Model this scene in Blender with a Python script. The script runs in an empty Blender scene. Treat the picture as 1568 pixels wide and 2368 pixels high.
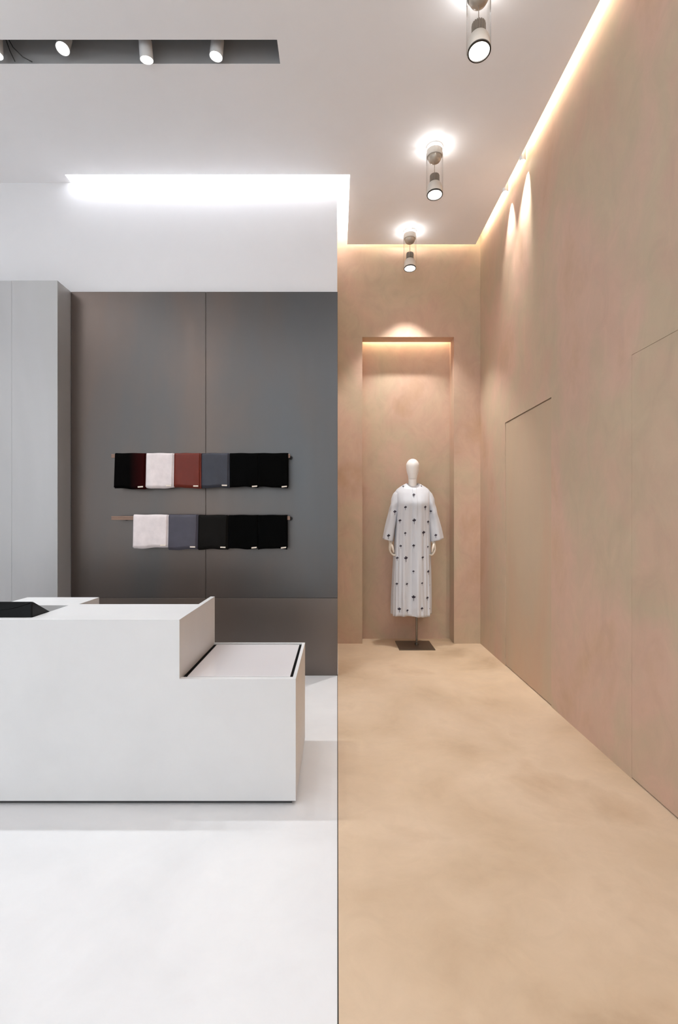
import bpy, bmesh, math, random
from mathutils import Vector, Matrix
from mathutils.bvhtree import BVHTree
random.seed(7)
sc = bpy.context.scene
COL = sc.collection
PI = math.pi

# ------------------------------------------------------------------ camera
F = 1166.0                                   # focal length in pixels of the 1568 px wide frame
cam_data = bpy.data.cameras.new('camera')
cam_data.sensor_fit = 'HORIZONTAL'
cam_data.sensor_width = 24.0
cam_data.lens = 24.0 * F / 1568.0
cam_data.shift_x = 4.0 / 1568.0
cam_data.shift_y = 9.0 / 1568.0
cam_data.clip_start = 0.05
cam = bpy.data.objects.new('camera', cam_data)
COL.objects.link(cam)
cam.location = (0, 0, 1.35)
cam.rotation_euler = (PI / 2, 0, 0)
sc.camera = cam

# ------------------------------------------------------------------ world, view
world = bpy.data.worlds.new('world')
sc.world = world
world.use_nodes = True
wb = world.node_tree.nodes['Background']
wb.inputs[0].default_value = (0.88, 0.95, 1.0, 1)
wb.inputs[1].default_value = 1.55
sc.view_settings.view_transform = 'Standard'
sc.view_settings.look = 'None'
sc.view_settings.gamma = 1.0
sc.view_settings.use_curve_mapping = False
sc.view_settings.exposure = 0.23
sc.cycles.use_denoising = True
sc.cycles.max_bounces = 10
sc.cycles.diffuse_bounces = 6
sc.cycles.transparent_max_bounces = 16
sc.cycles.caustics_reflective = False
sc.cycles.sample_clamp_indirect = 6.0

NEUTRAL = (0.92, 0.965, 1.0)
WARM = (1.0, 0.845, 0.63)
ZC = 4.183        # ceiling
ZL = 4.353        # lid over the light coves
XR = 1.513        # right wall
YE = 5.33         # terracotta end wall

def area(name, loc, direction, sx, sy, power, color):
    l = bpy.data.lights.new(name, 'AREA')
    l.shape = 'RECTANGLE'
    l.size = sx
    l.size_y = sy
    l.energy = power
    l.color = color
    o = bpy.data.objects.new(name, l)
    COL.objects.link(o)
    o.location = loc
    d = Vector(direction).normalized()
    o.rotation_euler = d.to_track_quat('-Z', 'Y').to_euler()
    return o

def area_strip(name, p0, p1, direction, width, watt_per_m, color):
    """LED strip from p0 to p1 that shines along direction."""
    p0, p1 = Vector(p0), Vector(p1)
    l = bpy.data.lights.new(name, 'AREA')
    l.shape = 'RECTANGLE'
    l.size = (p1 - p0).length
    l.size_y = width
    l.energy = watt_per_m * (p1 - p0).length
    l.color = color
    o = bpy.data.objects.new(name, l)
    COL.objects.link(o)
    x = (p1 - p0).normalized()
    z = -Vector(direction).normalized()
    y = z.cross(x).normalized()
    z = x.cross(y)
    m = Matrix((x, y, z)).transposed().to_4x4()
    m.translation = (p0 + p1) / 2
    o.matrix_world = m
    return o

def spot(name, loc, target, power, angle, blend, color=NEUTRAL, radius=0.035):
    l = bpy.data.lights.new(name, 'SPOT')
    l.energy = power
    l.spot_size = math.radians(angle)
    l.spot_blend = blend
    l.shadow_soft_size = radius
    l.color = color
    o = bpy.data.objects.new(name, l)
    COL.objects.link(o)
    o.location = loc
    o.rotation_euler = (Vector(target) - Vector(loc)).to_track_quat('-Z', 'Y').to_euler()
    return o

def point(name, loc, power, color=NEUTRAL, radius=0.012):
    l = bpy.data.lights.new(name, 'POINT')
    l.energy = power
    l.color = color
    l.shadow_soft_size = radius
    o = bpy.data.objects.new(name, l)
    COL.objects.link(o)
    o.location = loc
    return o

# LED strips hidden on top of the ceiling edges
area_strip('cove_strip', (1.36, -3.9, 4.222), (1.36, 5.17, 4.222), (0.5, 0, 1), 0.03, 4.2, WARM)
area_strip('cove_strip', (0.20, 5.17, 4.222), (1.36, 5.17, 4.222), (0, 0.5, 1), 0.03, 2.2, WARM)
area_strip('cove_strip', (-2.25, 4.11, 4.225), (0.16, 4.11, 4.225), (0, 0.6, 1), 0.03, 24.0, (0.97, 0.98, 1.0))
area_strip('cove_strip', (0.18, 4.20, 4.225), (0.18, 5.15, 4.225), (-0.6, 0, 1), 0.03, 11.0, (1, 0.93, 0.82))
area_strip('niche_strip', (0.28, 5.492, 3.33), (1.22, 5.492, 3.33), (0, 0.55, -1), 0.015, 3.6, (1.0, 0.80, 0.58))
# unseen fill lights along the pendant row, added to brighten floor and ceiling
for yy in (1.5, 0.3, -0.9):
    spot('row_fill_spot', (0.75, yy, 3.8), (0.75, yy, 0), 26, 62, 0.8)
    point('row_fill_uplight', (0.75, yy, ZC - 0.018), 6.0, (0.98, 0.985, 1.0), 0.01)
# unseen uplights left of and behind the camera, added to brighten the ceiling
for xx, yy in ((-3.4, 1.6), (-2.2, 0.2), (-3.4, -1.4), (-0.6, -0.9)):
    spot('fill_uplight', (xx, yy, ZC - 0.5), (xx, yy, ZC), 58.0, 165, 0.3, (0.94, 0.97, 1.0), 0.05)
for xx in (-2.6, -3.2):
    spot('slot_spot', (xx, 3.08, 4.16), (xx, 2.3, 0), 38, 100, 0.6)

# ------------------------------------------------------------------ materials
def srgb(r, g, b):
    def c(v):
        v /= 255.0
        return v / 12.92 if v <= 0.04045 else ((v + 0.055) / 1.055) ** 2.4
    return (c(r), c(g), c(b), 1.0)

def new_mat(name):
    m = bpy.data.materials.new(name)
    m.use_nodes = True
    nt = m.node_tree
    return m, nt, nt.nodes['Principled BSDF']

def simple(name, col, rough=0.5, metal=0.0, spec=0.5, var=0.06, scale=12.0, bump=0.0, sheen=0.0, coat=0.0, stretch=(1, 1, 1)):
    """Principled with a little procedural variation in colour and an optional bump."""
    m, nt, p = new_mat(name)
    p.inputs['Roughness'].default_value = rough
    p.inputs['Metallic'].default_value = metal
    p.inputs['Specular IOR Level'].default_value = spec
    p.inputs['Sheen Weight'].default_value = sheen
    p.inputs['Coat Weight'].default_value = coat
    tc = nt.nodes.new('ShaderNodeTexCoord')
    mp = nt.nodes.new('ShaderNodeMapping')
    mp.inputs['Scale'].default_value = stretch
    nt.links.new(tc.outputs['Object'], mp.inputs['Vector'])
    nz = nt.nodes.new('ShaderNodeTexNoise')
    nz.inputs['Scale'].default_value = scale
    nz.inputs['Detail'].default_value = 5
    nt.links.new(mp.outputs[0], nz.inputs['Vector'])
    rp = nt.nodes.new('ShaderNodeValToRGB')
    rp.color_ramp.elements[0].position = 0.3
    rp.color_ramp.elements[1].position = 0.7
    rp.color_ramp.elements[0].color = tuple(c * (1 - var) for c in col[:3]) + (1,)
    rp.color_ramp.elements[1].color = tuple(min(1, c * (1 + var)) for c in col[:3]) + (1,)
    nt.links.new(nz.outputs['Fac'], rp.inputs['Fac'])
    nt.links.new(rp.outputs[0], p.inputs['Base Color'])
    if bump:
        b = nt.nodes.new('ShaderNodeBump')
        b.inputs['Strength'].default_value = bump
        b.inputs['Distance'].default_value = 0.002
        n2 = nt.nodes.new('ShaderNodeTexNoise')
        n2.inputs['Scale'].default_value = scale * 12
        n2.inputs['Detail'].default_value = 3
        nt.links.new(mp.outputs[0], n2.inputs['Vector'])
        nt.links.new(n2.outputs['Fac'], b.inputs['Height'])
        nt.links.new(b.outputs[0], p.inputs['Normal'])
    return m

def plaster(name, cols, scale, rough, stretch=(1, 1, 1), fine=0.05, bump=0.12, spec=0.3, distort=0.7):
    """Hand-trowelled plaster: big soft clouds, smaller streaks and a fine grain."""
    m, nt, p = new_mat(name)
    L = nt.links.new
    p.inputs['Specular IOR Level'].default_value = spec
    tc = nt.nodes.new('ShaderNodeTexCoord')
    mp = nt.nodes.new('ShaderNodeMapping')
    mp.inputs['Scale'].default_value = stretch
    L(tc.outputs['Object'], mp.inputs['Vector'])
    n1 = nt.nodes.new('ShaderNodeTexNoise')
    n1.inputs['Scale'].default_value = scale
    n1.inputs['Detail'].default_value = 6
    n1.inputs['Roughness'].default_value = 0.55
    n1.inputs['Distortion'].default_value = distort
    L(mp.outputs[0], n1.inputs['Vector'])
    rp = nt.nodes.new('ShaderNodeValToRGB')
    els = rp.color_ramp.elements
    pos = [0.28 + 0.44 * i / (len(cols) - 1) for i in range(len(cols))]
    els[0].position, els[0].color = pos[0], cols[0]
    els[1].position, els[1].color = pos[-1], cols[-1]
    for q, c in list(zip(pos, cols))[1:-1]:
        e = els.new(q)
        e.color = c
    L(n1.outputs['Fac'], rp.inputs['Fac'])
    n2 = nt.nodes.new('ShaderNodeTexNoise')
    n2.inputs['Scale'].default_value = scale * 5.5
    n2.inputs['Detail'].default_value = 8
    n2.inputs['Roughness'].default_value = 0.65
    n2.inputs['Distortion'].default_value = 1.2
    L(mp.outputs[0], n2.inputs['Vector'])
    mr = nt.nodes.new('ShaderNodeMapRange')
    mr.inputs['From Min'].default_value = 0.3
    mr.inputs['From Max'].default_value = 0.7
    mr.inputs['To Min'].default_value = 1 - fine
    mr.inputs['To Max'].default_value = 1 + fine
    L(n2.outputs['Fac'], mr.inputs['Value'])
    mul = nt.nodes.new('ShaderNodeVectorMath')
    mul.operation = 'MULTIPLY'
    L(rp.outputs[0], mul.inputs[0])
    L(mr.outputs[0], mul.inputs[1])
    L(mul.outputs[0], p.inputs['Base Color'])
    rr = nt.nodes.new('ShaderNodeMapRange')
    rr.inputs['From Min'].default_value = 0.3
    rr.inputs['From Max'].default_value = 0.7
    rr.inputs['To Min'].default_value = rough - 0.08
    rr.inputs['To Max'].default_value = rough + 0.08
    L(n2.outputs['Fac'], rr.inputs['Value'])
    L(rr.outputs[0], p.inputs['Roughness'])
    n3 = nt.nodes.new('ShaderNodeTexNoise')
    n3.inputs['Scale'].default_value = 90
    n3.inputs['Detail'].default_value = 4
    L(tc.outputs['Object'], n3.inputs['Vector'])
    b = nt.nodes.new('ShaderNodeBump')
    b.inputs['Strength'].default_value = bump
    b.inputs['Distance'].default_value = 0.002
    L(n3.outputs['Fac'], b.inputs['Height'])
    L(b.outputs[0], p.inputs['Normal'])
    return m

def sheet_metal(name, cols, rough, metal, vertical=0.25, scale=1.6, tone_drift=False):
    """Patinated metal sheet with long vertical rolling streaks."""
    m, nt, p = new_mat(name)
    L = nt.links.new
    p.inputs['Metallic'].default_value = metal
    tc = nt.nodes.new('ShaderNodeTexCoord')
    mp = nt.nodes.new('ShaderNodeMapping')
    mp.inputs['Scale'].default_value = (1, 1, vertical)
    L(tc.outputs['Object'], mp.inputs['Vector'])
    n1 = nt.nodes.new('ShaderNodeTexNoise')
    n1.inputs['Scale'].default_value = scale
    n1.inputs['Detail'].default_value = 5
    n1.inputs['Distortion'].default_value = 0.4
    L(mp.outputs[0], n1.inputs['Vector'])
    rp = nt.nodes.new('ShaderNodeValToRGB')
    els = rp.color_ramp.elements
    els[0].position, els[0].color = 0.34, cols[0]
    els[1].position, els[1].color = 0.66, cols[2]
    e = els.new(0.5)
    e.color = cols[1]
    if tone_drift:                                   # tone drifts browner towards the pillar, bluer to the right
        sx = nt.nodes.new('ShaderNodeSeparateXYZ')
        L(tc.outputs['Object'], sx.inputs[0])
        gx = nt.nodes.new('ShaderNodeMapRange')
        gx.inputs['From Min'].default_value = -2.25
        gx.inputs['From Max'].default_value = 0.0
        gx.inputs['To Min'].default_value = -0.16
        gx.inputs['To Max'].default_value = 0.13
        L(sx.outputs['X'], gx.inputs['Value'])
        ad = nt.nodes.new('ShaderNodeMath')
        L(n1.outputs['Fac'], ad.inputs[0])
        L(gx.outputs[0], ad.inputs[1])
        L(ad.outputs[0], rp.inputs['Fac'])
    else:
        L(n1.outputs['Fac'], rp.inputs['Fac'])
    L(rp.outputs[0], p.inputs['Base Color'])
    mp2 = nt.nodes.new('ShaderNodeMapping')
    mp2.inputs['Scale'].default_value = (9, 9, 0.7)
    L(tc.outputs['Object'], mp2.inputs['Vector'])
    n2 = nt.nodes.new('ShaderNodeTexNoise')
    n2.inputs['Scale'].default_value = 2.0
    n2.inputs['Detail'].default_value = 4
    L(mp2.outputs[0], n2.inputs['Vector'])
    rr = nt.nodes.new('ShaderNodeMapRange')
    rr.inputs['To Min'].default_value = rough - 0.05
    rr.inputs['To Max'].default_value = rough + 0.05
    L(n2.outputs['Fac'], rr.inputs['Value'])
    L(rr.outputs[0], p.inputs['Roughness'])
    return m

def emitter(name, col, strength):
    m = bpy.data.materials.new(name)
    m.use_nodes = True
    nt = m.node_tree
    nt.nodes.clear()
    e = nt.nodes.new('ShaderNodeEmission')
    e.inputs[0].default_value = col
    e.inputs[1].default_value = strength
    o = nt.nodes.new('ShaderNodeOutputMaterial')
    nt.links.new(e.outputs[0], o.inputs[0])
    return m

def thin_glass(name):
    m = bpy.data.materials.new(name)
    m.use_nodes = True
    nt = m.node_tree
    nt.nodes.clear()
    t = nt.nodes.new('ShaderNodeBsdfTransparent')
    t.inputs[0].default_value = (0.985, 0.985, 0.98, 1)
    g = nt.nodes.new('ShaderNodeBsdfGlossy')
    g.inputs['Roughness'].default_value = 0.05
    fr = nt.nodes.new('ShaderNodeFresnel')
    fr.inputs[0].default_value = 1.09
    mx = nt.nodes.new('ShaderNodeMixShader')
    o = nt.nodes.new('ShaderNodeOutputMaterial')
    nt.links.new(fr.outputs[0], mx.inputs[0])
    nt.links.new(t.outputs[0], mx.inputs[1])
    nt.links.new(g.outputs[0], mx.inputs[2])
    nt.links.new(mx.outputs[0], o.inputs[0])
    return m

M = {}
M['terracotta'] = plaster('terracotta_plaster',
    [srgb(178, 147, 119), srgb(191, 161, 141), srgb(184, 165, 141), srgb(195, 164, 145), srgb(181, 152, 123)],
    1.0, 0.6, (1, 1, 0.7), 0.07, distort=0.35)
M['door_plaster'] = plaster('door_plaster',
    [srgb(180, 149, 121), srgb(188, 159, 137), srgb(184, 164, 140), srgb(188, 157, 133)], 0.8, 0.6, (1, 1, 0.5), 0.04)
M['beige_floor'] = plaster('beige_microcement',
    [srgb(174, 149, 122), srgb(194, 170, 143), srgb(203, 180, 154), srgb(184, 158, 131)], 1.3, 0.5, (1, 1, 1), 0.05, 0.1, distort=0.4)
M['white_floor'] = plaster('white_microcement',
    [srgb(212, 212, 213), srgb(219, 219, 220), srgb(225, 225, 225)], 1.1, 0.42, (1, 1, 1), 0.018, 0.06, 0.4)
M['white_paint'] = plaster('white_paint', [srgb(242, 242, 243), srgb(244, 244, 246)], 0.8, 0.75, (1, 1, 1), 0.008, 0.04)
M['wall_paint'] = plaster('wall_paint', [srgb(228, 228, 230), srgb(231, 231, 233)], 0.8, 0.75, (1, 1, 1), 0.008, 0.04)
M['slot'] = simple('slot_grey_paint', srgb(160, 160, 160), 0.7, var=0.08, scale=3)
M['panel'] = sheet_metal('zinc_sheet', [srgb(101, 90, 84), srgb(92, 88, 86), srgb(89, 89, 90)], 0.34, 0.85, 0.4, 1.0, tone_drift=True)
M['panel_reflect_tint'] = sheet_metal('zinc_reflect_tint', [srgb(118, 104, 95), srgb(112, 103, 97), srgb(110, 102, 97)], 0.34, 0.85, 0.4, 1.0, tone_drift=True)  # lower sheets browner and brighter: a warm reflection put into the base colour
M['pillar'] = sheet_metal('pale_sheet', [srgb(166, 165, 163), srgb(172, 171, 171), srgb(180, 179, 179)], 0.42, 0.35)
M['joint'] = simple('dark_joint', srgb(60, 55, 50), 0.8)
M['counter'] = plaster('counter_white_cement', [srgb(207, 207, 207), srgb(212, 212, 212), srgb(216, 216, 216)], 1.2, 0.45, (1, 1, 1), 0.012, 0.05, 0.35)
M['black'] = simple('black_channel', srgb(6, 6, 6), 0.8, spec=0.1)
M['board'] = simple('display_board', srgb(226, 222, 223), 0.12, var=0.01, scale=2, coat=0.4)
M['kick'] = simple('toe_kick', srgb(60, 60, 60), 0.6)
M['device'] = simple('black_plastic', srgb(2, 2, 2), 0.3, spec=0.15, var=0.1)
M['screen'] = simple('screen_glass', srgb(12, 12, 14), 0.05)
M['shell'] = simple('lamp_shell', srgb(226, 218, 208), 0.4, var=0.02)
M['shell_white'] = simple('lamp_white', srgb(206, 206, 206), 0.4, var=0.02)
M['fins'] = simple('lamp_fins', srgb(142, 130, 118), 0.5, 0.1)
M['fins_dark'] = simple('lamp_fins_dark', srgb(52, 52, 52), 0.45, 0.3)
M['dome'] = simple('lamp_dome', srgb(190, 178, 164), 0.25, 0.25, var=0.1)
M['rim'] = simple('lamp_rim', srgb(48, 42, 36), 0.35, 0.4)
M['lens'] = emitter('lamp_lens', (1, 0.99, 0.97, 1), 9.0)
M['glow'] = emitter('lamp_uplight', (1, 0.96, 0.9, 1), 6.0)
M['led'] = emitter('led_strip', (1, 0.9, 0.75, 1), 4.0)
M['glass'] = thin_glass('clear_tube')
M['cable'] = simple('cable', srgb(40, 40, 38), 0.5)
M['cable_pale'] = simple('pale_cable', srgb(150, 138, 126), 0.5)
M['bronze'] = simple('bronze', srgb(124, 98, 84), 0.35, 0.6, var=0.06, scale=6)
M['bracket'] = simple('bracket_black', srgb(24, 24, 24), 0.4, 0.3)
M['mannequin'] = simple('mannequin_white', srgb(244, 242, 240), 0.38, var=0.01)
M['hand'] = simple('mannequin_hand', srgb(224, 214, 200), 0.38, var=0.01)
M['steel'] = simple('brushed_steel', srgb(134, 128, 120), 0.28, 0.9, var=0.08, scale=4)
M['plate'] = simple('steel_plate', srgb(112, 102, 90), 0.3, 0.85, var=0.08, scale=4)
M['dress'] = simple('dress_satin', srgb(206, 210, 218), 0.42, var=0.025, scale=5, sheen=0.2, stretch=(3, 3, 0.4))
M['flower'] = simple('flower_print', srgb(44, 36, 50), 0.7, var=0.5, scale=90)
M['tag'] = simple('care_tag', srgb(226, 214, 200), 0.6, var=0.02)

def cloth(name, col, rough=0.6, sheen=0.3, spec=0.3):
    return simple(name, col, rough, spec=spec, var=0.06, scale=22, bump=0.15, sheen=sheen)
M['c_black'] = cloth('cloth_black', srgb(3, 3, 3), 0.9, 0.0, 0.06)
M['c_white'] = cloth('cloth_blush_white', srgb(220, 209, 208), 0.5, 0.0)
M['c_rust'] = cloth('cloth_rust', srgb(98, 28, 8), 0.42, 0.0)
M['c_slate'] = cloth('cloth_slate', srgb(49, 50, 59), 0.42, 0.0)
M['c_mauve'] = cloth('cloth_mauve_grey', srgb(70, 67, 77), 0.42, 0.0)
M['c_brown'] = cloth('cloth_dark_brown', srgb(14, 11, 8), 0.6, 0.0, 0.1)

def cloth_ombre(name):
    m, nt, p = new_mat(name)
    p.inputs['Roughness'].default_value = 0.8
    p.inputs['Specular IOR Level'].default_value = 0.03
    tc = nt.nodes.new('ShaderNodeTexCoord')
    sp = nt.nodes.new('ShaderNodeSeparateXYZ')
    rp = nt.nodes.new('ShaderNodeValToRGB')
    rp.color_ramp.elements[0].position = 0.5
    rp.color_ramp.elements[0].color = srgb(5, 4, 4)
    rp.color_ramp.elements[1].position = 1.0
    rp.color_ramp.elements[1].color = srgb(44, 9, 9)
    nt.links.new(tc.outputs['Generated'], sp.inputs[0])
    nt.links.new(sp.outputs['X'], rp.inputs[0])
    nt.links.new(rp.outputs[0], p.inputs['Base Color'])
    return m
M['c_ombre'] = cloth_ombre('cloth_black_maroon')

# ------------------------------------------------------------------ mesh helpers
class MB:
    """Collects shapes and links them as ONE mesh object."""
    def __init__(self):
        self.v, self.f = [], []
    def add(self, vs, fs):
        n = len(self.v)
        self.v += [tuple(v) for v in vs]
        self.f += [tuple(i + n for i in f) for f in fs]
        return self
    def box(self, x0, x1, y0, y1, z0, z1):
        vs = [(x, y, z) for z in (z0, z1) for y in (y0, y1) for x in (x0, x1)]
        return self.add(vs, [(0, 2, 3, 1), (4, 5, 7, 6), (0, 1, 5, 4), (2, 6, 7, 3), (0, 4, 6, 2), (1, 3, 7, 5)])
    def prism(self, pts, axis, a, b):
        """Polygon (two coordinates in the order of the remaining axes) extruded along axis from a to b."""
        def mk(p, t):
            q = list(p)
            q.insert(axis, t)
            return tuple(q)
        n = len(pts)
        vs = [mk(p, a) for p in pts] + [mk(p, b) for p in pts]
        fs = [tuple(range(n))[::-1], tuple(range(n, 2 * n))]
        fs += [(i, (i + 1) % n, n + (i + 1) % n, n + i) for i in range(n)]
        return self.add(vs, fs)
    def loft(self, rings, cap=True, closed=True):
        n = len(rings[0])
        vs = [p for r in rings for p in r]
        fs = []
        m = n if closed else n - 1
        for i in range(len(rings) - 1):
            for j in range(m):
                fs.append((i * n + j, i * n + (j + 1) % n, (i + 1) * n + (j + 1) % n, (i + 1) * n + j))
        if cap:
            fs.append(tuple(range(n))[::-1])
            fs.append(tuple(range((len(rings) - 1) * n, len(rings) * n)))
        return self.add(vs, fs)
    def lathe(self, prof, n=32, c=(0, 0, 0), cap=True):
        rings = [[(c[0] + r * math.cos(2 * PI * k / n), c[1] + r * math.sin(2 * PI * k / n), c[2] + z) for k in range(n)] for r, z in prof]
        return self.loft(rings, cap)
    def tube(self, pts, radii, n=10):
        pts = [Vector(p) for p in pts]
        if not isinstance(radii, (list, tuple)):
            radii = [radii] * len(pts)
        rings = []
        up = None
        for i, p in enumerate(pts):
            t = (pts[min(i + 1, len(pts) - 1)] - pts[max(i - 1, 0)]).normalized()
            if up is None:
                up = t.orthogonal().normalized()
            up = (up - t * up.dot(t)).normalized()
            s = t.cross(up)
            rings.append([p + (up * math.cos(2 * PI * k / n) + s * math.sin(2 * PI * k / n)) * radii[i] for k in range(n)])
        return self.loft(rings)
    def build(self, name, mat, parent=None, smooth=None, bevel=0.0, loc=None):
        me = bpy.data.meshes.new(name)
        me.from_pydata(self.v, [], self.f)
        bm = bmesh.new()
        bm.from_mesh(me)
        bmesh.ops.recalc_face_normals(bm, faces=bm.faces)
        bm.to_mesh(me)
        bm.free()
        if smooth is not None:
            me.shade_smooth()
            me.set_sharp_from_angle(angle=math.radians(smooth))
        me.materials.append(mat)
        o = bpy.data.objects.new(name, me)
        COL.objects.link(o)
        if parent is not None:
            o.parent = parent
        if loc is not None:
            o.location = loc
        if bevel:
            b = o.modifiers.new('bevel', 'BEVEL')
            b.width = bevel
            b.segments = 2
            b.limit_method = 'ANGLE'
        return o

def thing(name, label, cat, loc=(0, 0, 0), group=None):
    o = bpy.data.objects.new(name, None)
    COL.objects.link(o)
    o.empty_display_size = 0.1
    o.location = loc
    o['label'] = label
    o['category'] = cat
    if group:
        o['group'] = group
    return o

def struct(o, label, cat):
    o['kind'] = 'structure'
    o['label'] = label
    o['category'] = cat
    return o

def copy_tree(root, loc, label):
    r = root.copy()
    COL.objects.link(r)
    r.location = loc
    r['label'] = label
    for ch in list(root.children):
        c = ch.copy()
        COL.objects.link(c)
        c.parent = r
        for g in list(ch.children):
            d = g.copy()
            COL.objects.link(d)
            d.parent = c
    return r

# ------------------------------------------------------------------ room shell
YB = -4.0      # the shop front behind the camera is open to daylight
XL = -6.0
o = MB().box(XL, 0.0, YB, 4.30, -0.1, 0).build('floor', M['white_floor'])
struct(o, 'white polished microcement floor around the counter', 'floor')
o = MB().box(0.004, XR + 0.1, YB, 5.7, -0.1, 0).build('floor.001', M['beige_floor'])
struct(o, 'beige clouded microcement floor of the passage to the mannequin', 'floor')
o = MB().box(0.0, 0.004, YB, 4.30, -0.1, -0.002).build('trim_1', M['joint'])
struct(o, 'thin dark joint between the white and the beige floor', 'joint')

c = MB()
c.box(XL, 1.444, YB, 3.0, ZC, ZC + 0.02)
c.box(-0.358, 1.444, 3.0, 3.161, ZC, ZC + 0.02)
c.box(XL, 1.444, 3.161, 4.187, ZC, ZC + 0.02)
c.box(0.104, 1.444, 4.187, 5.261, ZC, ZC + 0.02)
c.box(XL, -2.262, 4.187, 4.29, ZC, ZC + 0.02)
o = c.build('ceiling', M['white_paint'])
struct(o, 'flat white ceiling with light coves along its edges', 'ceiling')
c = MB()
c.box(XL, 1.62, 4.06, 5.72, ZL, ZL + 0.05)
c.box(1.26, 1.62, YB, 4.06, ZL, ZL + 0.05)
c.box(1.26, 1.30, YB, 4.06, ZC + 0.02, ZL)
c.box(XL, 0.26, 4.02, 4.06, ZC + 0.02, ZL)
c.box(0.26, 1.30, 4.02, 5.11, ZC + 0.02, ZL)
c.box(XL, -2.262, 4.06, 4.29, ZC + 0.02, ZL)
c.build('cove_lid', M['white_paint'], o)
s = MB()
s.box(XL, -0.358, 2.99, 3.001, ZC + 0.0015, 4.46)
s.box(XL, -0.358, 3.160, 3.171, ZC + 0.0015, 4.46)
s.box(-0.359, -0.348, 2.99, 3.171, ZC + 0.0015, 4.46)
s.box(XL, -0.348, 2.99, 3.171, 4.46, 4.47)
s.build('slot_liner', M['slot'], o)

# right plaster wall with two flush doors
DOORS = [(1.60, 2.592, 2.177), (3.564, 4.547, 2.19)]
w = MB()
w.box(XR, XR + 0.1, YB, DOORS[0][0], 0, ZL)
w.box(XR, XR + 0.1, DOORS[0][1], DOORS[1][0], 0, ZL)
w.box(XR, XR + 0.1, DOORS[1][1], 5.7, 0, ZL)
for y0, y1, zt in DOORS:
    w.box(XR, XR + 0.1, y0, y1, zt, ZL)
o = w.build('wall_right', M['terracotta'])
struct(o, 'tall terracotta plaster wall along the right side', 'wall')
for i, (y0, y1, zt) in enumerate(DOORS):
    dep = (0.0015, 0.006)[i]
    gap = (0.001, 0.006)[i]
    d = MB().box(XR + dep, XR + 0.05, y0 + 0.0004, y1 - 0.0004, 0.007, zt - gap).build('door_%d' % (i + 1), (M['terracotta'], M['door_plaster'])[i])
    struct(d, ('flush plaster door nearest the camera in the right wall', 'flush plaster door farther along the right wall, beside the mannequin niche')[i], 'door')
    MB().box(XR + 0.055, XR + 0.1, y0 - 0.0, y1, 0, zt).build('door_backing', M['door_plaster'], d)

# terracotta end wall with the niche
e = MB()
NX0, NX1, NZ = 0.265, 1.234, 3.241
e.box(0.0, NX0, YE, 5.7, 0, ZL)
e.box(NX1, XR, YE, 5.7, 0, ZL)
e.box(NX0, NX1, YE, 5.485, NZ, ZL)
e.box(NX0, NX1, 5.485, 5.7, 3.40, ZL)
e.box(NX0, NX1, 5.54, 5.7, 0, 3.40)
o = e.build('wall_end', M['terracotta'])
struct(o, 'terracotta plaster end wall with a tall lit niche behind the mannequin', 'wall')

# white wall block, metal panels and pillar on the left
b = MB()
b.box(XL, 0.0, 4.29, 5.7, 0, ZL)
o = b.build('wall_back', M['wall_paint'])
struct(o, 'white wall behind the counter, clad below in grey metal sheet', 'wall')
PX0, PX1 = -2.250, 0.003
G = 0.0015
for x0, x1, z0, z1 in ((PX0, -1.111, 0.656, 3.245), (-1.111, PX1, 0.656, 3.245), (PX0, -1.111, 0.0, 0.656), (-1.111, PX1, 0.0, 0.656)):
    MB().box(x0 + G, x1 - (G if x1 < 0 else 0), 4.26, 4.289, z0 + (G if z0 else 0.001), z1 - G).build('panel', M['panel_reflect_tint'] if z0 == 0 else M['panel'], o, bevel=0.0012)
MB().box(PX0, PX1 - 0.004, 4.272, 4.2895, 0.002, 3.24).build('panel_backing', M['joint'], o)
o = MB().box(XL, -2.2525, 4.072, 4.29, 0, 3.244).build('wall_pillar', M['pillar'])
struct(o, 'pale grey metal clad pillar at the left edge behind the counter', 'pillar')
MB().box(-2.6215, -2.2525, 4.06, 4.0715, 0.001, 3.245).build('panel', M['pillar'], o, bevel=0.001)
MB().box(-3.6, -2.6235, 4.062, 4.0715, 0.001, 3.245).build('panel', M['pillar'], o, bevel=0.001)
o = MB().box(XL - 0.1, XL, YB, 5.7, 0, 4.5).build('wall_left', M['white_paint'])
struct(o, 'white side wall of the shop left of the picture', 'wall')

# ------------------------------------------------------------------ counter
ZH, ZLO = 0.8657, 0.589
XE, XS = -0.1937, -0.7366
CL = -3.2
YF = 2.353
ct = thing('sales_counter', 'long white stepped sales counter with a lower display case at its right end', 'counter', (-1.4, 2.7, 0))
def cbuild(mb, name, mat, **k):
    off = Vector(ct.location)
    mb.v = [tuple(Vector(v) - off) for v in mb.v]
    return mb.build(name, mat, ct, **k)
cbuild(MB().prism([(CL, 0.02), (XE, 0.02), (XE, ZLO), (XS, ZLO), (XS, ZH - 0.02), (CL, ZH - 0.02)], 1, YF, YF + 0.03), 'front_panel', M['counter'])
RX0, RX1, RY0, RY1 = -2.3, -1.455, 2.403, 2.732
t = MB()
t.box(CL, RX0, YF, 2.768, ZH - 0.02, ZH)
t.box(RX1, XS - 0.0245, YF, 2.768, ZH - 0.02, ZH)
t.box(RX0, RX1, YF, RY0, ZH - 0.02, ZH)
t.box(RX0, RX1, RY1, 2.768, ZH - 0.02, ZH)
t.box(-1.842, -1.417, 2.768, 3.0, ZH - 0.02, ZH)
cbuild(t, 'worktop', M['counter'])
t = MB()
t.box(RX0 - 0.02, RX0, RY0, RY1, 0.76, ZH - 0.02)
t.box(RX1, RX1 + 0.02, RY0, RY1, 0.76, ZH - 0.02)
t.box(RX0 - 0.02, RX1 + 0.02, RY1, RY1 + 0.02, 0.76, ZH - 0.02)
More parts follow.
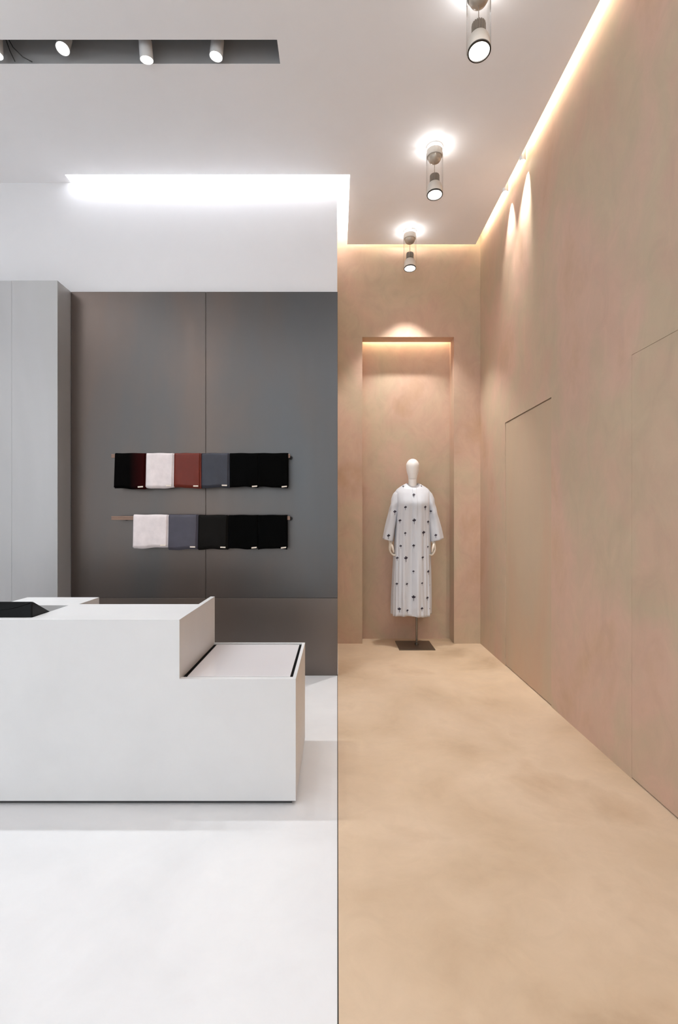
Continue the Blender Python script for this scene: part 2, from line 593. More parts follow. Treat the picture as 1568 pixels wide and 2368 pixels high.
t.box(RX0 - 0.02, RX1 + 0.02, RY0 - 0.02, RY0, 0.76, ZH - 0.02)
t.box(RX0 - 0.02, RX1 + 0.02, RY0 - 0.02, RY1 + 0.02, 0.75, 0.76)
cbuild(t, 'device_well', M['counter'])
cbuild(MB().box(XS - 0.0245, XS, YF + 0.03, 3.03, 0.02, ZH).box(XS - 0.0245, XS, YF, YF + 0.03, ZH - 0.02, ZH), 'end_panel', M['counter'])
cbuild(MB().box(-1.842, -1.417, 2.79, 3.0, 0.02, ZH - 0.02), 'return_unit', M['counter'])
cbuild(MB().box(CL, XS - 0.0245, 2.748, 2.768, 0.02, ZH - 0.02), 'rear_panel', M['counter'])
cbuild(MB().box(XE - 0.016, XE, YF + 0.03, 3.03, 0.02, ZLO), 'side_panel', M['counter'])
cbuild(MB().box(XS, XE - 0.016, 3.012, 3.03, 0.02, ZLO), 'rear_panel', M['counter'])
cbuild(MB().box(XS, XE - 0.016, YF + 0.03, 3.012, 0.50, 0.580), 'display_channel', M['black'])['label'] = 'black recessed channel around the display board'
cbuild(MB().box(-0.7137, -0.2242, 2.398, 2.992, 0.580, 0.587), 'display_board', M['board'], bevel=0.0008)['label'] = 'pale glossy board set into the lower top'
cbuild(MB().box(CL, XE - 0.02, YF + 0.02, 3.0, 0.0, 0.02), 'plinth', M['kick'])

# black point-of-sale screen sunk in the worktop, its back to the camera
dv = thing('register_screen', 'black tilted register screen seen from behind, sunk into the counter top', 'screen', (-1.68, 2.47, ZH))
DX0, DX1 = -1.90, -1.4595
DL = dv.location
def dloc(x, y, z):
    return (x - DL[0], y - DL[1], z - DL[2])
prof = [(2.408, 0.80), (2.408, 0.925), (2.416, 0.9385), (2.428, 0.937), (2.56, 0.864), (2.69, 0.793), (2.684, 0.778)]
xs = [DX0, DX0 + 0.008] + [DX0 + 0.008 + (DX1 - DX0 - 0.016) * i / 12 for i in range(1, 13)] + [DX1]
rings = []
for i, x in enumerate(xs):
    sh = 0.006 if i in (0, len(xs) - 1) else 0.0
    u = (x - (DX0 + DX1) / 2) / ((DX1 - DX0) / 2)
    rings.append([dloc(x, y + (sh if k < 2 else 0), z - (sh * 0.7 if k in (1, 2, 3) else 0)) for k, (y, z) in enumerate(prof)])
MB().loft(rings).build('housing', M['device'], dv, smooth=50)
# raised lip on the back shell: a curve rising to the corner
lip = []
for i in range(15):
    u = i / 14
    x = DX0 + 0.02 + (DX1 - DX0 - 0.032) * u
    k = abs(2 * u - 1)
    z = 0.902 + 0.031 * max(0.0, (k - 0.35) / 0.65) ** 1.6
    lip.append(dloc(x, 2.4075, z))
MB().tube(lip, 0.0022, 8).build('shell_lip', M['device'], dv, smooth=60)
n = Vector((0, 0.073, 0.132)).normalized()
sa = [Vector((DX0 + 0.015, 2.440, 0.9311)), Vector((DX1 - 0.015, 2.440, 0.9311)), Vector((DX1 - 0.015, 2.675, 0.8023)), Vector((DX0 + 0.015, 2.675, 0.8023))]
off = Vector((0, 0.48, 0.877)) * 0.001
vs = [Vector(dloc(*p)) + off for p in sa] + [Vector(dloc(*p)) - off * 2 for p in sa]
MB().add(vs, [(0, 1, 2, 3), (7, 6, 5, 4), (0, 4, 5, 1), (1, 5, 6, 2), (2, 6, 7, 3), (3, 7, 4, 0)]).build('screen_glass', M['screen'], dv)

# ------------------------------------------------------------------ scarf rails and scarves
YR = 4.18
KX = 4.15 / F
def px_x(px, d=4.15):
    return (px - 780) * d / F
def px_z(py, d=4.15):
    return 1.35 + (1193 - py) * d / F
RAILS = (1.846, 1.332)
RLAB = ('upper bronze wall rail under six hanging scarves', 'lower bronze wall rail with its left end bare')
for zr, lab in zip(RAILS, RLAB):
    r = thing('scarf_rail', lab, 'rail', (-1.13, 4.26, zr), 'bronze scarf rails on the grey panels')
    x0, x1 = px_x(258, YR) + 1.13, px_x(671, YR) + 1.13
    y = YR - 4.26
    MB().box(x0, x1, y - 0.006, y + 0.006, 0.002, 0.016).box(x0, x1, y - 0.006, y + 0.006, -0.016, -0.002).box(x0, x1, y - 0.003, y + 0.005, -0.003, 0.003).build('bar', M['bronze'], r, bevel=0.001)
    for bx in (px_x(670.5, YR) + 1.13, px_x(260.5 if zr > 1.5 else 284, YR) + 1.13):
        m = MB()
        m.tube([(bx, 0, -0.004), (bx, y + 0.006, -0.004)], 0.006, 14)
        m.tube([(bx, 0, -0.006), (bx, -0.006, -0.006)], 0.016, 18)
        if bx > 1:
            m.box(bx - 0.003, bx + 0.005, y - 0.008, y + 0.008, -0.019, 0.019)
        m.build('bracket', M['bracket'], r, smooth=40)

def make_scarf(name, label, x0, x1, ytop, ybot, mat, zr, seed, group, tag=True, second=True, tagx=None):
    rnd = random.Random(seed)
    w = x1 - x0
    th = thing(name, label, 'scarf', ((x0 + x1) / 2, YR, zr), group)
    ztop = px_z(ytop) - zr
    zb = px_z(ybot) - zr
    ph = [rnd.uniform(0, 6.28) for _ in range(6)]
    def sheet(grow, zf, zbk, xl, xr, lean):
        nx = 18
        path = []
        for i in range(13):                                  # front fall, bottom to top
            t = i / 12
            path.append((-0.014 - grow, zf + (ztop - 0.013 - zf) * t, 1 - t))
        for i in range(1, 8):                                # over the rail
            a = PI - PI * i / 8
            path.append((math.cos(a) * (0.014 + grow), ztop - 0.013 + math.sin(a) * (0.013 + grow * 0.5), 0))
        for i in range(13):
            t = i / 12
            path.append((0.014 + grow, ztop - 0.013 + (zbk - ztop + 0.013) * t, t * 0.5))
        rows = []
        for py, pz, hang in path:
            row = []
            for j in range(nx + 1):
                u = j / nx
                wave = (math.sin(u * 7 + ph[0]) * 0.004 + math.sin(u * 15 + ph[1] + pz * 9) * 0.0022 + math.sin(pz * 26 + ph[2] + u * 3) * 0.0012) * hang
                front = -1 if py < 0 else 1
                sag = (math.sin(u * 4.2 + ph[3]) * 0.005 + math.sin(u * 11 + ph[4]) * 0.0018) * hang
                taper = 1 - 0.012 * hang * math.sin(u * 3 + ph[5])
                x = (xl + (xr - xl) * u) * taper + lean * hang
                row.append((x, py + front * 0.004 * hang + (wave if py < 0 else -abs(wave) * 0.4), pz + sag + math.sin(u * 9 + ph[1]) * 0.0012 * (1 - hang)))
            rows.append(row)
        return MB().loft(rows, cap=False, closed=False)
    body = sheet(0.006, zb, zb + 0.012, -w / 2 + (0.002 if second else 0.0), w / 2 - (0.012 if second else 0.0004), -0.005 if second else 0).build('outer_fold', mat, th, smooth=60)
    s = body.modifiers.new('thickness', 'SOLIDIFY')
    s.thickness = 0.0035
    s.offset = 0
    if second:
        inner = sheet(0.0005, zb - 0.008, zb - 0.004, -w / 2 + 0.002, w / 2 - 0.001, -0.001).build('inner_fold', mat, th, smooth=60)
        s = inner.modifiers.new('thickness', 'SOLIDIFY')
        s.thickness = 0.003
        s.offset = 0
    if tag:
        tx = (w / 2 - (0.044 if second else 0.030) if tagx is None else tagx)
        u = (tx + w / 2) / w
        sag = (math.sin(u * 4.2 + ph[3]) * 0.005 + math.sin(u * 11 + ph[4]) * 0.0018)
        zt = zb + sag + 0.006
        yw = -0.024 - 0.004 + math.sin(u * 7 + ph[0]) * 0.004 + math.sin(u * 15 + ph[1] + zb * 9) * 0.0022 - 0.0022
        m = MB()
        n = 6
        a = rnd.uniform(-0.05, 0.12)
        top = [(tx + (k / n - 0.5) * 0.043, yw - 0.001 + 0.0012 * math.sin(k), zt + 0.0105 + a * (k / n - 0.5) * 0.04) for k in range(n + 1)]
        bot = [(p[0], p[1] - 0.0004, p[2] - 0.0105) for p in top]
        tb = [(p[0], p[1] + 0.0015, p[2]) for p in top]
        bb = [(p[0], p[1] + 0.0015, p[2]) for p in bot]
        m.loft([top, bot, bb, tb, top], cap=False, closed=False)
        m.build('care_tag', M['tag'], th)
    return th

UG, LG = 'scarves hung over the upper rail', 'scarves hung over the lower rail'
UP = [
    (264, 337, 1048, 1128, 'c_ombre', 'black scarf fading to maroon, leftmost on the upper rail'),
    (337, 402, 1048, 1126, 'c_white', 'blush white scarf between the maroon and rust scarves, upper rail'),
    (402, 465, 1048, 1126, 'c_rust', 'rust red satin scarf on the upper rail'),
    (465, 531, 1048, 1126, 'c_slate', 'slate blue scarf right of the rust red one, upper rail'),
    (531, 597, 1048, 1127, 'c_black', 'black scarf beside the slate blue one, upper rail'),
    (597, 666, 1048, 1127, 'c_black', 'black scarf at the right end of the upper rail'),
]
LO = [
    (307, 389, 1191, 1265, 'c_white', 'blush white scarf leftmost on the lower rail'),
    (389, 458, 1191, 1269, 'c_mauve', 'mauve grey scarf right of the white one, lower rail'),
    (458, 528, 1192, 1269, 'c_brown', 'dark brown scarf beside the mauve grey one, lower rail'),
    (528, 596, 1192, 1269, 'c_black', 'black scarf beside the dark brown one, lower rail'),
    (596, 664, 1192, 1270, 'c_black', 'black scarf at the right end of the lower rail'),
]
for k, (a, b_, yt, yb, mt, lab) in enumerate(UP):
    make_scarf('scarf', lab, px_x(a), px_x(b_), yt, yb, M[mt], RAILS[0], 10 + k, UG, second=mt != 'c_black')
for k, (a, b_, yt, yb, mt, lab) in enumerate(LO):
    make_scarf('scarf', lab, px_x(a), px_x(b_), yt, yb, M[mt], RAILS[1], 30 + k, LG, second=mt != 'c_black')

# ------------------------------------------------------------------ mannequin
MX, MY = 0.785, 5.255
mq = thing('mannequin', 'faceless white mannequin on a steel pole wearing a long pale flowered dress', 'mannequin', (MX, MY, 0))
MB().box(0.622 - MX, 0.986 - MX, 5.06 - MY, 5.424 - MY, 0.0, 0.008).build('base_plate', M['plate'], mq, bevel=0.001)
PXO = 0.835 - MX
MB().tube([(PXO, 0.045, 0.008), (PXO, 0.045, 0.95)], 0.011, 20).build('pole', M['steel'], mq, smooth=40)
MB().lathe([(0.022, 0.008), (0.022, 0.018), (0.013, 0.022)], 24, (PXO, 0.045, 0)).build('pole_collar', M['steel'], mq, smooth=40)

def ell(cx, cy, z, a, b, n=40, p=2.0):
    out = []
    for k in range(n):
        t = 2 * PI * k / n
        c_, s_ = math.cos(t), math.sin(t)
        out.append((cx + a * math.copysign(abs(c_) ** (2 / p), c_), cy + b * math.copysign(abs(s_) ** (2 / p), s_), z))
    return out
HT = 1.944
hp = [(0.000, 0.004, 0), (0.004, 0.022, 0), (0.012, 0.037, 0), (0.026, 0.0515, 0), (0.046, 0.0632, 0), (0.0715, 0.0685, 0), (0.098, 0.067, 0), (0.125, 0.0632, -0.002),
      (0.150, 0.0575, -0.004), (0.168, 0.0515, -0.005), (0.186, 0.0475, -0.002), (0.200, 0.0452, 0.004), (0.2105, 0.0440, 0.008)]
MB().loft([ell(0, y - 0.004, HT - dz, r, r * (1.28 if dz < 0.15 else 1.28 - 0.28 * (dz - 0.15) / 0.06)) for dz, r, y in hp]).build('head', M['mannequin'], mq, smooth=60)
npf = [(0.2118, 0.0432), (0.213, 0.0440), (0.235, 0.0432), (0.262, 0.0450), (0.285, 0.0505), (0.30, 0.060), (0.312, 0.078)]
MB().loft([ell(0, 0.004 + 0.004 * i / 6, HT - dz, r, r * 1.02) for i, (dz, r) in enumerate(npf)]).build('neck', M['mannequin'], mq, smooth=60)
tor = [(1.628, 0.080, 0.055), (1.60, 0.135, 0.075), (1.56, 0.150, 0.092), (1.45, 0.148, 0.105), (1.36, 0.135, 0.10), (1.22, 0.115, 0.085), (1.10, 0.14, 0.10), (0.98, 0.155, 0.11), (0.93, 0.14, 0.10), (0.90, 0.09, 0.07)]
MB().loft([ell(0, 0.0, z, a, b) for z, a, b in tor]).build('torso', M['mannequin'], mq, smooth=60)

# dress
def lerp_tab(tab, z):
    for (z0, *p0), (z1, *p1) in zip(tab, tab[1:]):
        if z0 >= z >= z1:
            t = (z0 - z) / (z0 - z1) if z0 != z1 else 0
            return [u + (v - u) * t for u, v in zip(p0, p1)]
    return list(tab[-1][1:])
DT = [  # z, half width, half depth, x offset, y offset
    (1.690, 0.066, 0.058, 0.000, 0.012), (1.678, 0.088, 0.064, 0.001, 0.010), (1.655, 0.128, 0.074, 0.001, 0.008), (1.630, 0.163, 0.084, 0.001, 0.004),
    (1.608, 0.178, 0.092, 0.000, 0.000), (1.560, 0.178, 0.112, 0.000, -0.008), (1.52, 0.174, 0.128, 0.000, -0.014), (1.49, 0.172, 0.138, 0.000, -0.018), (1.46, 0.172, 0.139, 0.000, -0.018), (1.38, 0.174, 0.132, 0.000, -0.012),
    (1.20, 0.182, 0.124, -0.002, -0.003), (1.00, 0.187, 0.130, -0.006, 0.0), (0.75, 0.192, 0.138, -0.010, 0.0), (0.50, 0.196, 0.146, -0.014, 0.0), (0.325, 0.198, 0.152, -0.016, 0.0)]
def dress_pt(th, z):
    a, b, ox, oy = lerp_tab(DT, z)
    k = min(1.0, max(0.0, (1.56 - z) / 1.0))
    amp = 0.027 * k ** 0.7
    low = min(1.0, max(0.0, (1.3 - z) / 0.9))
    f = amp * (0.55 * math.sin(9 * th + 0.6 + 0.5 * math.sin(z * 2)) + 0.4 * math.sin(13 * th + 2.2 - 1.1 * z) * low + 0.35 * math.sin(5 * th + 1.0) + 0.18 * math.sin(22 * th + z * 3))
    cs, sn = math.cos(th), math.sin(th)
    p = 2.45 if z < 1.6 else 2.2
    x = math.copysign(abs(cs) ** (2 / p), cs)
    y = math.copysign(abs(sn) ** (2 / p), sn)
    r = Vector((cs / a, sn / b)).normalized()
    # small horizontal crumples near the seams
    return Vector((ox + a * x + r.x * f * 0.5, oy + b * y + r.y * f, z + 0.006 * math.sin(3 * th + 1.0) * low))
zs = [1.690, 1.684, 1.678, 1.667, 1.655, 1.643, 1.630, 1.618, 1.608, 1.595] + [1.58 - (1.58 - 0.325) * i / 56 for i in range(57)]
NT = 160
rings = [[dress_pt(2 * PI * k / NT, z) for k in range(NT)] for z in zs]
# the front of the neckline dips
for i in range(6):
    for k in range(NT):
        th = 2 * PI * k / NT
        fr = max(0.0, -math.sin(th)) ** 2
        rings[i][k] = rings[i][k] + Vector((0, 0, -0.036 * fr * (1 - i / 6)))
dm = MB().loft(rings, cap=False)
dress = dm.build('dress', M['dress'], mq, smooth=70)
dress['label'] = 'long pale satin dress with scattered dark flowers'
so = dress.modifiers.new('thickness', 'SOLIDIFY')
so.thickness = 0.002
so.offset = -1

def sleeve_rings(sx):
    # path from the shoulder to the cuff: z, centre x, half width, half depth
    if sx < 0:
        st = [(1.612, -0.135, 0.034, 0.050), (1.585, -0.150, 0.047, 0.066), (1.52, -0.171, 0.050, 0.076), (1.42, -0.192, 0.051, 0.078), (1.30, -0.217, 0.051, 0.078), (1.20, -0.238, 0.052, 0.078), (1.097, -0.257, 0.054, 0.078)]
    else:
        st = [(1.612, 0.135, 0.034, 0.050), (1.585, 0.150, 0.047, 0.066), (1.52, 0.172, 0.050, 0.076), (1.42, 0.196, 0.052, 0.078), (1.30, 0.219, 0.057, 0.078), (1.20, 0.237, 0.062, 0.078), (1.097, 0.252, 0.067, 0.078)]
    out = []
    n = 56
    N = 34
    for i in range(N + 1):
        z = st[0][0] + (st[-1][0] - st[0][0]) * i / N
        cx, a, b = lerp_tab(st, z)
        k = i / N
        ring = []
        for j in range(n):
            th = 2 * PI * j / n
            f = 0.005 * k * math.sin(5 * th + 1 + sx) + 0.0045 * math.sin(3 * th + z * 16 + sx * 2) * (1 - k * 0.6) + 0.003 * math.sin(2 * th - z * 52) * max(0, 1 - abs(k - 0.3) * 3)
            x = cx + (a + f) * math.cos(th)
            y = 0.004 + (b + f) * math.sin(th)
            tilt = -0.16 * abs(x - cx) if False else 0
            zz = z + (0.24 * (abs(x) - abs(cx)) * k)
            ring.append(Vector((x, y, zz)))
        out.append(ring)
    return out
sleeves = []
for sx in (-1, 1):
    m = MB().loft(sleeve_rings(sx), cap=False)
    s = m.build('sleeve', M['dress'], dress, smooth=70)
    so = s.modifiers.new('thickness', 'SOLIDIFY')
    so.thickness = 0.002
    so.offset = -1
    sleeves.append(m)

allv = list(dm.v)
allf = list(dm.f)
for m in sleeves:
    n0 = len(allv)
    allv += m.v
    allf += [tuple(i + n0 for i in f) for f in m.f]
bvh = BVHTree.FromPolygons([Vector(v) for v in allv], allf)
bvh_body = BVHTree.FromPolygons([Vector(v) for v in dm.v], dm.f)
def onto(x, z, lift, tree=None):
    h = (tree or bvh).ray_cast(Vector((x, -1.0, z)), Vector((0, 1, 0)))
    return None if h[0] is None else h[0] + Vector((0, -lift, 0))
def zx(px):
    return (px - 512) * 0.000994
def zz_(py):
    return 2.133 - 0.000994 * py
# front placket: a narrow strip from neckline to hem
pl_l, pl_r, pe = [], [], []
rows = []
for i in range(90):
    z = 1.640 - (1.640 - 0.332) * i / 89
    xc = 0.006 - 0.010 * i / 89
    row = []
    for q, (dx, lf) in enumerate(((-0.024, 0.0003), (-0.021, 0.0020), (0.0, 0.0035), (0.018, 0.0055), (0.0215, 0.0050), (0.022, 0.0002))):
        p = onto(xc + dx, z, lf + (0.0025 * max(0, math.sin(i * 0.62)) if 1 <= q <= 4 else 0), bvh_body)
        row.append(p if p else Vector((xc + dx, -0.1, z)))
    rows.append(row)
MB().loft(rows, cap=False, closed=False).build('placket', M['dress'], dress, smooth=80)
rows = []
for k in range(49):                                                 # band round the neckline
    th = 2 * PI * k / 48
    i0 = rings[0][int(k / 48 * NT) % NT]
    c0 = Vector((0, 0.012, i0.z))
    d = (i0 - c0)
    d.z = 0
    d.normalize()
    rows.append([i0 + d * 0.0026 + Vector((0, 0, -0.011)), i0 + d * 0.0028, i0 + d * 0.0002 + Vector((0, 0, 0.0022)), i0 - d * 0.002])
MB().loft(rows, cap=False, closed=False).build('neck_band', M['dress'], dress, smooth=80)
# printed flowers, laid on the cloth
FL = [(506, 577, 1), (418, 706, 1), (622, 704, 1), (367, 842, 1), (508, 842, 1.3), (658, 855, 1), (318, 752, 1.2), (692, 745, .8), (418, 970, .9), (608, 967, 1.3),
      (253, 1000, 1.2), (741, 994, 1), (504, 1098, 1), (374, 1103, .9), (655, 1110, .7), (310, 1228, 1.1), (341, 1228, 1), (425, 1228, 1.4), (597, 1220, 1),
      (501, 1360, .8), (662, 1368, 1.1), (336, 1493, .9), (435, 1490, .9), (588, 1480, .8), (678, 1515, .8), (501, 1625, 1.3), (648, 1636, 1), (358, 1750, 1.2),
      (440, 1762, .9), (586, 1738, 1), (678, 1745, .7), (606, 482, 1), (409, 484, .7)]
fm = MB()
def patch(poly, cx, cz):
    lift = 0.0095 if abs(cx) < 0.034 and cz < 1.63 else 0.0036
    pts = []
    for u, v in poly:
        p = onto(cx + u, cz + v, lift)
        if p is None:
            return
        pts.append(p)
    c0 = onto(cx + sum(u for u, v in poly) / len(poly), cz + sum(v for u, v in poly) / len(poly), lift)
    if c0 is None or max(p.y for p in pts) - min(p.y for p in pts) > 0.03:
        return
    fm.add(pts + [c0], [(i, (i + 1) % len(pts), len(pts)) for i in range(len(pts))])
def oval(cx, cz, a, b, rot, n=8):
    return [(cx + a * math.cos(t) * math.cos(rot) - b * math.sin(t) * math.sin(rot), cz + a * math.cos(t) * math.sin(rot) + b * math.sin(t) * math.cos(rot)) for t in [2 * PI * k / n for k in range(n)]]
for px, py, s in FL:
    cx, cz = zx(px), zz_(py)
    s *= 1.2
    rnd = random.Random(px * 7 + py)
    lean = rnd.uniform(-0.25, 0.25)
    patch(oval(0.000, 0.008 * s, 0.0055 * s, 0.0095 * s, lean), cx, cz)
    if s > 0.75:
        patch(oval(-0.0065 * s, 0.004 * s, 0.0038 * s, 0.0075 * s, 0.7 + lean), cx, cz)
        patch(oval(0.0065 * s, 0.006 * s, 0.0038 * s, 0.007 * s, -0.6 + lean), cx, cz)
    patch([(-0.0016 * s, 0.002 * s), (0.0016 * s, 0.002 * s), (0.0012 * s + lean * 0.006, -0.019 * s), (-0.0012 * s + lean * 0.006, -0.019 * s)], cx, cz)
fo = fm.build('flower_print', M['flower'], dress)
fo['kind'] = 'stuff'
fo['label'] = 'small dark purple flowers scattered over the dress'

# arms and hands below the cuffs
def chain(m, pts, radii, n=12):
    """Tapered limb with rounded ends, smoothed through its joints."""
    pts = [Vector(p) for p in pts]
    P, R = [], []
    for i in range(len(pts) - 1):
        for t in (0, 0.33, 0.66):
            P.append(pts[i].lerp(pts[i + 1], t))
            R.append(radii[i] + (radii[i + 1] - radii[i]) * t)
    P.append(pts[-1])
    R.append(radii[-1])
    for _ in range(2):
        P = [P[0]] + [(P[i - 1] + P[i] * 2 + P[i + 1]) / 4 for i in range(1, len(P) - 1)] + [P[-1]]
    d0 = (P[0] - P[1]).normalized()
    d1 = (P[-1] - P[-2]).normalized()
    P = [P[0] + d0 * R[0] * 0.9, P[0] + d0 * R[0] * 0.6] + P + [P[-1] + d1 * R[-1] * 0.6, P[-1] + d1 * R[-1] * 0.95]
    R = [R[0] * 0.35, R[0] * 0.8] + R + [R[-1] * 0.8, R[-1] * 0.3]
    m.tube(P, R, n)
for sx in (-1, 1):
    wx = -0.232 if sx < 0 else 0.216
    arm = MB()
    chain(arm, [(sx * 0.150, 0.0, 1.56), (sx * 0.190, 0.005, 1.34), (wx, -0.012, 1.12), (wx, -0.02, 1.075)], [0.038, 0.034, 0.024, 0.021], 16)
    ao = arm.build('arm', M['hand'], mq, smooth=60)
    h = MB()
    Y0 = -0.022
    def P(dx, dy, dz):
        return (wx - sx * dx, Y0 + dy, 1.075 + dz)
    # palm: seen from the thumb edge, the back of the hand outwards
    pr = []
    for t in range(9):
        u = t / 8
        cz = 0.012 - 0.092 * u
        hw = 0.0155 + 0.002 * math.sin(u * PI)
        hd = 0.021 + 0.019 * math.sin(min(1, u * 1.15) * PI / 2)
        cxx = -0.002 - 0.006 * u
        if t in (0, 8):
            hw *= 0.75
            hd *= 0.9
        pr.append([P(cxx + hw * math.cos(a) * 0.9, hd * math.sin(a), cz) for a in [2 * PI * k / 18 for k in range(18)]])
    h.loft(pr)
    # four fingers curling in towards the dress, unequal lengths
    for q, (yy, ln, r0) in enumerate(((-0.029, 0.92, 0.0092), (-0.010, 1.0, 0.0096), (0.010, 0.94, 0.0092), (0.029, 0.74, 0.0080))):
        bend = (0.62, 0.85, 1.0, 1.1)[q]
        chain(h, [P(-0.010, yy * 0.95, -0.068), P(-0.004, yy, -0.095), P(0.004 + 0.018 * ln * bend, yy - 0.002, -0.095 - 0.030 * ln),
                  P(0.012 + 0.038 * ln * bend, yy - 0.004, -0.100 - 0.036 * ln * (1.15 - 0.25 * bend)), P(0.022 + 0.052 * ln * bend, yy - 0.006, -0.098 - 0.030 * ln * (1.2 - 0.4 * bend))],
              [r0, r0, r0 * 0.92, r0 * 0.82, r0 * 0.68])
    # thumb leaves the front edge of the palm and hangs down across it
    chain(h, [P(0.004, -0.024, -0.020), P(0.016, -0.042, -0.045), P(0.021, -0.050, -0.072), P(0.026, -0.050, -0.095)], [0.013, 0.0115, 0.0098, 0.0075])
    h.build('hand', M['hand'], ao, smooth=70)

# ------------------------------------------------------------------ lamps
def pendant_lamp():
    p = thing('pendant_spotlight', '', 'lamp', (0, 0, 0), 'pendant spotlights over the beige passage')
    MB().lathe([(0.059, 0.0), (0.059, -0.004), (0.052, -0.004), (0.052, 0.0)], 40, cap=False).build('ceiling_ring', M['shell'], p, smooth=40)
    for k in range(3):
        a = 0.9 + 2 * PI * k / 3
        MB().tube([(0.053 * math.cos(a), 0.053 * math.sin(a), -0.003), (0.053 * math.cos(a), 0.053 * math.sin(a), -0.029)], 0.0016, 8).build('standoff', M['shell'], p)
    MB().lathe([(0.057, -0.026), (0.0595, -0.028), (0.0595, -0.078), (0.055, -0.080), (0.055, -0.030), (0.050, -0.027)], 40, cap=False).build('collar', M['shell'], p, smooth=40)
    MB().lathe([(0.055, -0.036), (0.054, -0.075), (0.050, -0.095), (0.040, -0.112), (0.024, -0.122), (0.006, -0.125)], 36).build('upper_dome', M['dome'], p, smooth=40)
    MB().tube([(0, 0, -0.124), (0, 0, -0.214)], 0.0022, 8).build('cable', M['cable_pale'], p)
    ring = []
    nf = 72
    def fin(z, s=1.0):
        return [((0.037 if k % 4 in (0, 1) else 0.031) * s * math.cos(2 * PI * k / nf), (0.037 if k % 4 in (0, 1) else 0.031) * s * math.sin(2 * PI * k / nf), z) for k in range(nf)]
    MB().loft([fin(-0.213, 0.7), fin(-0.218, 0.92), fin(-0.226), fin(-0.278)]).build('heat_sink', M['fins'], p)
    MB().lathe([(0.038, -0.276), (0.041, -0.278), (0.041, -0.284), (0.036, -0.286)], 40).build('gasket', M['rim'], p, smooth=40)
    tilt = Matrix.Rotation(math.radians(-7), 4, 'X')
    def tl(mb, cz):
        mb.v = [tuple((tilt @ (Vector(v) - Vector((0, 0, cz)))) + Vector((0, 0, cz))) for v in mb.v]
        return mb
    cz = -0.30
    tl(MB().lathe([(0.036, -0.283), (0.045, -0.286), (0.052, -0.298), (0.0575, -0.318), (0.0590, -0.345), (0.0590, -0.370)], 44, cap=False), cz).build('lamp_body', M['shell'], p, smooth=50)
    tl(MB().lathe([(0.0590, -0.369), (0.0604, -0.371), (0.0604, -0.378), (0.0530, -0.379), (0.0525, -0.362)], 44, cap=False), cz).build('lens_rim', M['rim'], p, smooth=40)
    tl(MB().lathe([(0.052, -0.3700), (0.053, -0.3715), (0.040, -0.3765), (0.02, -0.379), (0.004, -0.3795)], 40), cz).build('lens', M['lens'], p, smooth=50)
    lobes = 60
    def reed(z):
        return [((0.0625 + 0.0008 * (k % 4 in (0, 1))) * math.cos(2 * PI * k / (lobes * 4)), (0.0625 + 0.0008 * (k % 4 in (0, 1))) * math.sin(2 * PI * k / (lobes * 4)), z) for k in range(lobes * 4)]
    MB().loft([reed(-0.028), reed(-0.20), reed(-0.366)], cap=False).build('glass_tube', M['glass'], p, smooth=30)
    MB().lathe([(0.002, -0.032), (0.044, -0.032), (0.046, -0.034), (0.044, -0.036), (0.002, -0.036)], 32).build('uplight', M['glow'], p)
    return p
PEND = [((0.751, 2.678, ZC), 'pendant spotlight nearest the camera, cut by the top edge'),
        ((0.747, 3.87, ZC), 'middle one of the three pendant spotlights'),
        ((0.723, 5.02, ZC), 'farthest pendant spotlight, hanging in front of the niche wall')]
p0 = pendant_lamp()
for i, (loc, lab) in enumerate(PEND):
    if i:
        copy_tree(p0, loc, lab)
    spot('pendant_beam', (loc[0], loc[1] - 0.012, 3.797), (loc[0], loc[1] - 0.03, 0), (30, 34, 140)[i], (62, 62, 82)[i], (0.8, 0.8, 0.5)[i], (1, 0.98, 0.95), 0.04)
    point('pendant_uplight', (loc[0], loc[1], ZC - 0.018), 4.8, (1, 0.985, 0.97), 0.014)
p0.location = PEND[0][0]
p0['label'] = PEND[0][1]

def wall_washer(loc, lab):
    p = thing('wall_washer', lab, 'lamp', loc, 'small wall washers beside the right cove')
    MB().lathe([(0.0245, 0.0), (0.0245, -0.088), (0.0225, -0.092), (0.0215, -0.086)], 28, cap=False).build('lamp_body', M['shell_white'], p, smooth=40)
    MB().lathe([(0.0215, -0.086), (0.0215, -0.090), (0.010, -0.0925), (0.002, -0.093)], 24).build('lens', M['lens'], p, smooth=40)
    return p
for loc, lab, pw in (((1.464, 3.985, ZC + 0.062), 'small white ceiling cylinder spot nearest the camera by the right wall cove', 150), ((1.456, 4.37, ZC + 0.062), 'small white ceiling cylinder spot farther back by the right wall cove', 75)):
    p = wall_washer(loc, lab)
    spot('washer_beam', (loc[0], loc[1], loc[2] - 0.098), (loc[0] + 0.10, loc[1] + (0.24 if loc[1] < 4.2 else 0.06), loc[2] - 1.1), pw, 52, 1.0, (1, 0.95, 0.88), 0.012)
    MB().tube([(0, 0, -0.002), (0, 0, ZL - loc[2])], 0.006, 8).build('stem', M['shell_white'], p)

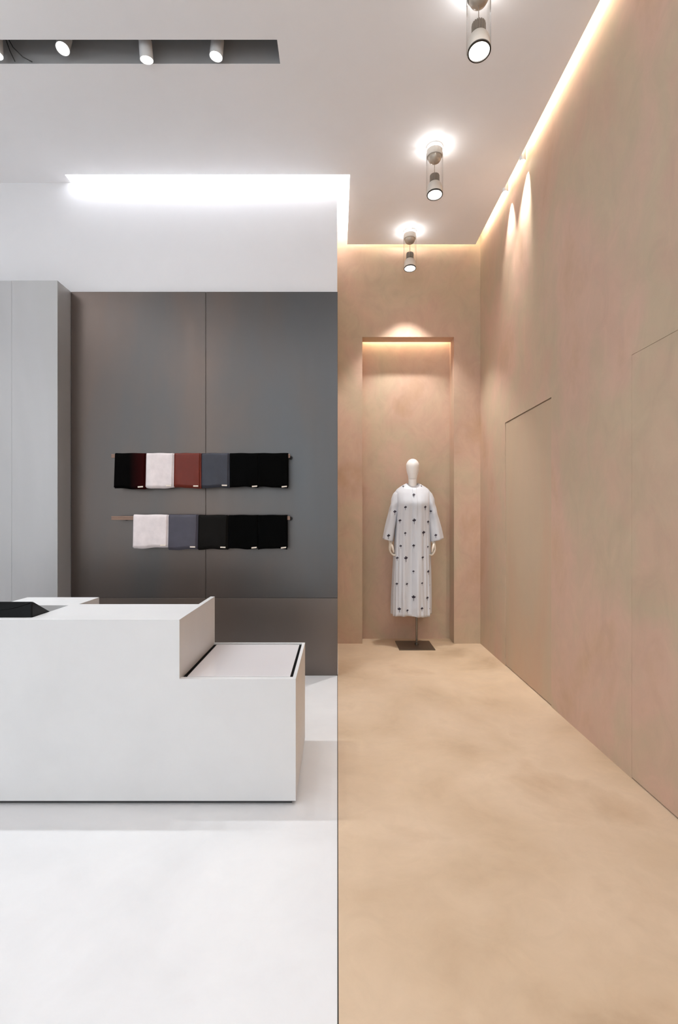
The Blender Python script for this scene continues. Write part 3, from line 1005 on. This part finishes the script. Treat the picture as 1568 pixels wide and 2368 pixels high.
def slot_lamp(loc, tilt_x, tilt_y, lab, power, target):
    p = thing('recessed_spotlight', lab, 'lamp', loc, 'spotlights in the dark ceiling slot')
    R = Matrix.Rotation(tilt_x, 4, 'X') @ Matrix.Rotation(tilt_y, 4, 'Y')
    def tl(mb):
        mb.v = [tuple(R @ Vector(v)) for v in mb.v]
        return mb
    tl(MB().lathe([(0.030, 0.108), (0.0385, 0.104), (0.0395, 0.02), (0.0395, 0.0), (0.0375, -0.001), (0.0365, 0.008)], 36, cap=False)).build('lamp_body', M['shell_white'], p, smooth=40)
    tl(MB().lathe([(0.0365, 0.006), (0.0365, 0.004), (0.018, 0.001), (0.003, 0.0)], 30)).build('lens', M['lens'], p, smooth=40)
    nf = 72
    def fin(z, s=1.0):
        return [((0.0385 if k % 4 in (0, 1) else 0.033) * s * math.cos(2 * PI * k / nf), (0.0385 if k % 4 in (0, 1) else 0.033) * s * math.sin(2 * PI * k / nf), z) for k in range(nf)]
    top = 0.108 + 0.05
    tl(MB().loft([fin(0.106), fin(top)])).build('heat_sink', M['fins_dark'], p)
    tp = R @ Vector((0, 0, top))
    MB().tube([tp, (tp.x, tp.y, 4.46 - loc[2])], 0.006, 8).build('stem', M['fins_dark'], p)
    dirv = R @ Vector((0, 0, -1))
    spot('slot_beam', Vector(loc) + dirv * 0.006, target, power, 105, 0.6, NEUTRAL, 0.03)
    return p
SL = [((-0.742, 3.085, 4.160), 0.0, 0.10, 'recessed spotlight at the right end of the dark ceiling slot', 36, (-0.8, 2.5, 0)),
      ((-1.166, 3.085, 4.139), 0.16, -0.03, 'recessed spotlight second from the right in the dark ceiling slot', 36, (-1.2, 2.6, 0)),
      ((-1.672, 3.070, 4.195), -0.30, 0.0, 'recessed spotlight turned to the camera, third from the right in the slot', 64, (-1.75, 1.3, 0)),
      ((-2.085, 3.080, 4.165), 0.05, 0.0, 'recessed spotlight with loose cables, cut by the left edge', 56, (-2.2, 1.5, 0))]
for loc, tx, ty, lab, pw, tg in SL:
    p = slot_lamp(loc, tx, ty, lab, pw, tg)
for pts in ([(0.04, 0.0, 0.20), (0.055, 0.02, 0.13), (0.085, 0.03, 0.075), (0.135, 0.045, 0.03), (0.185, 0.06, 0.012)],
            [(0.03, 0.0, 0.22), (0.045, 0.01, 0.13), (0.06, 0.04, 0.06), (0.075, 0.065, 0.018)],
            [(0.05, 0.0, 0.20), (0.062, 0.005, 0.12), (0.075, 0.01, 0.10), (0.08, 0.02, 0.20)]):
    MB().tube(pts, 0.0028, 8).build('cable', M['cable'], p)
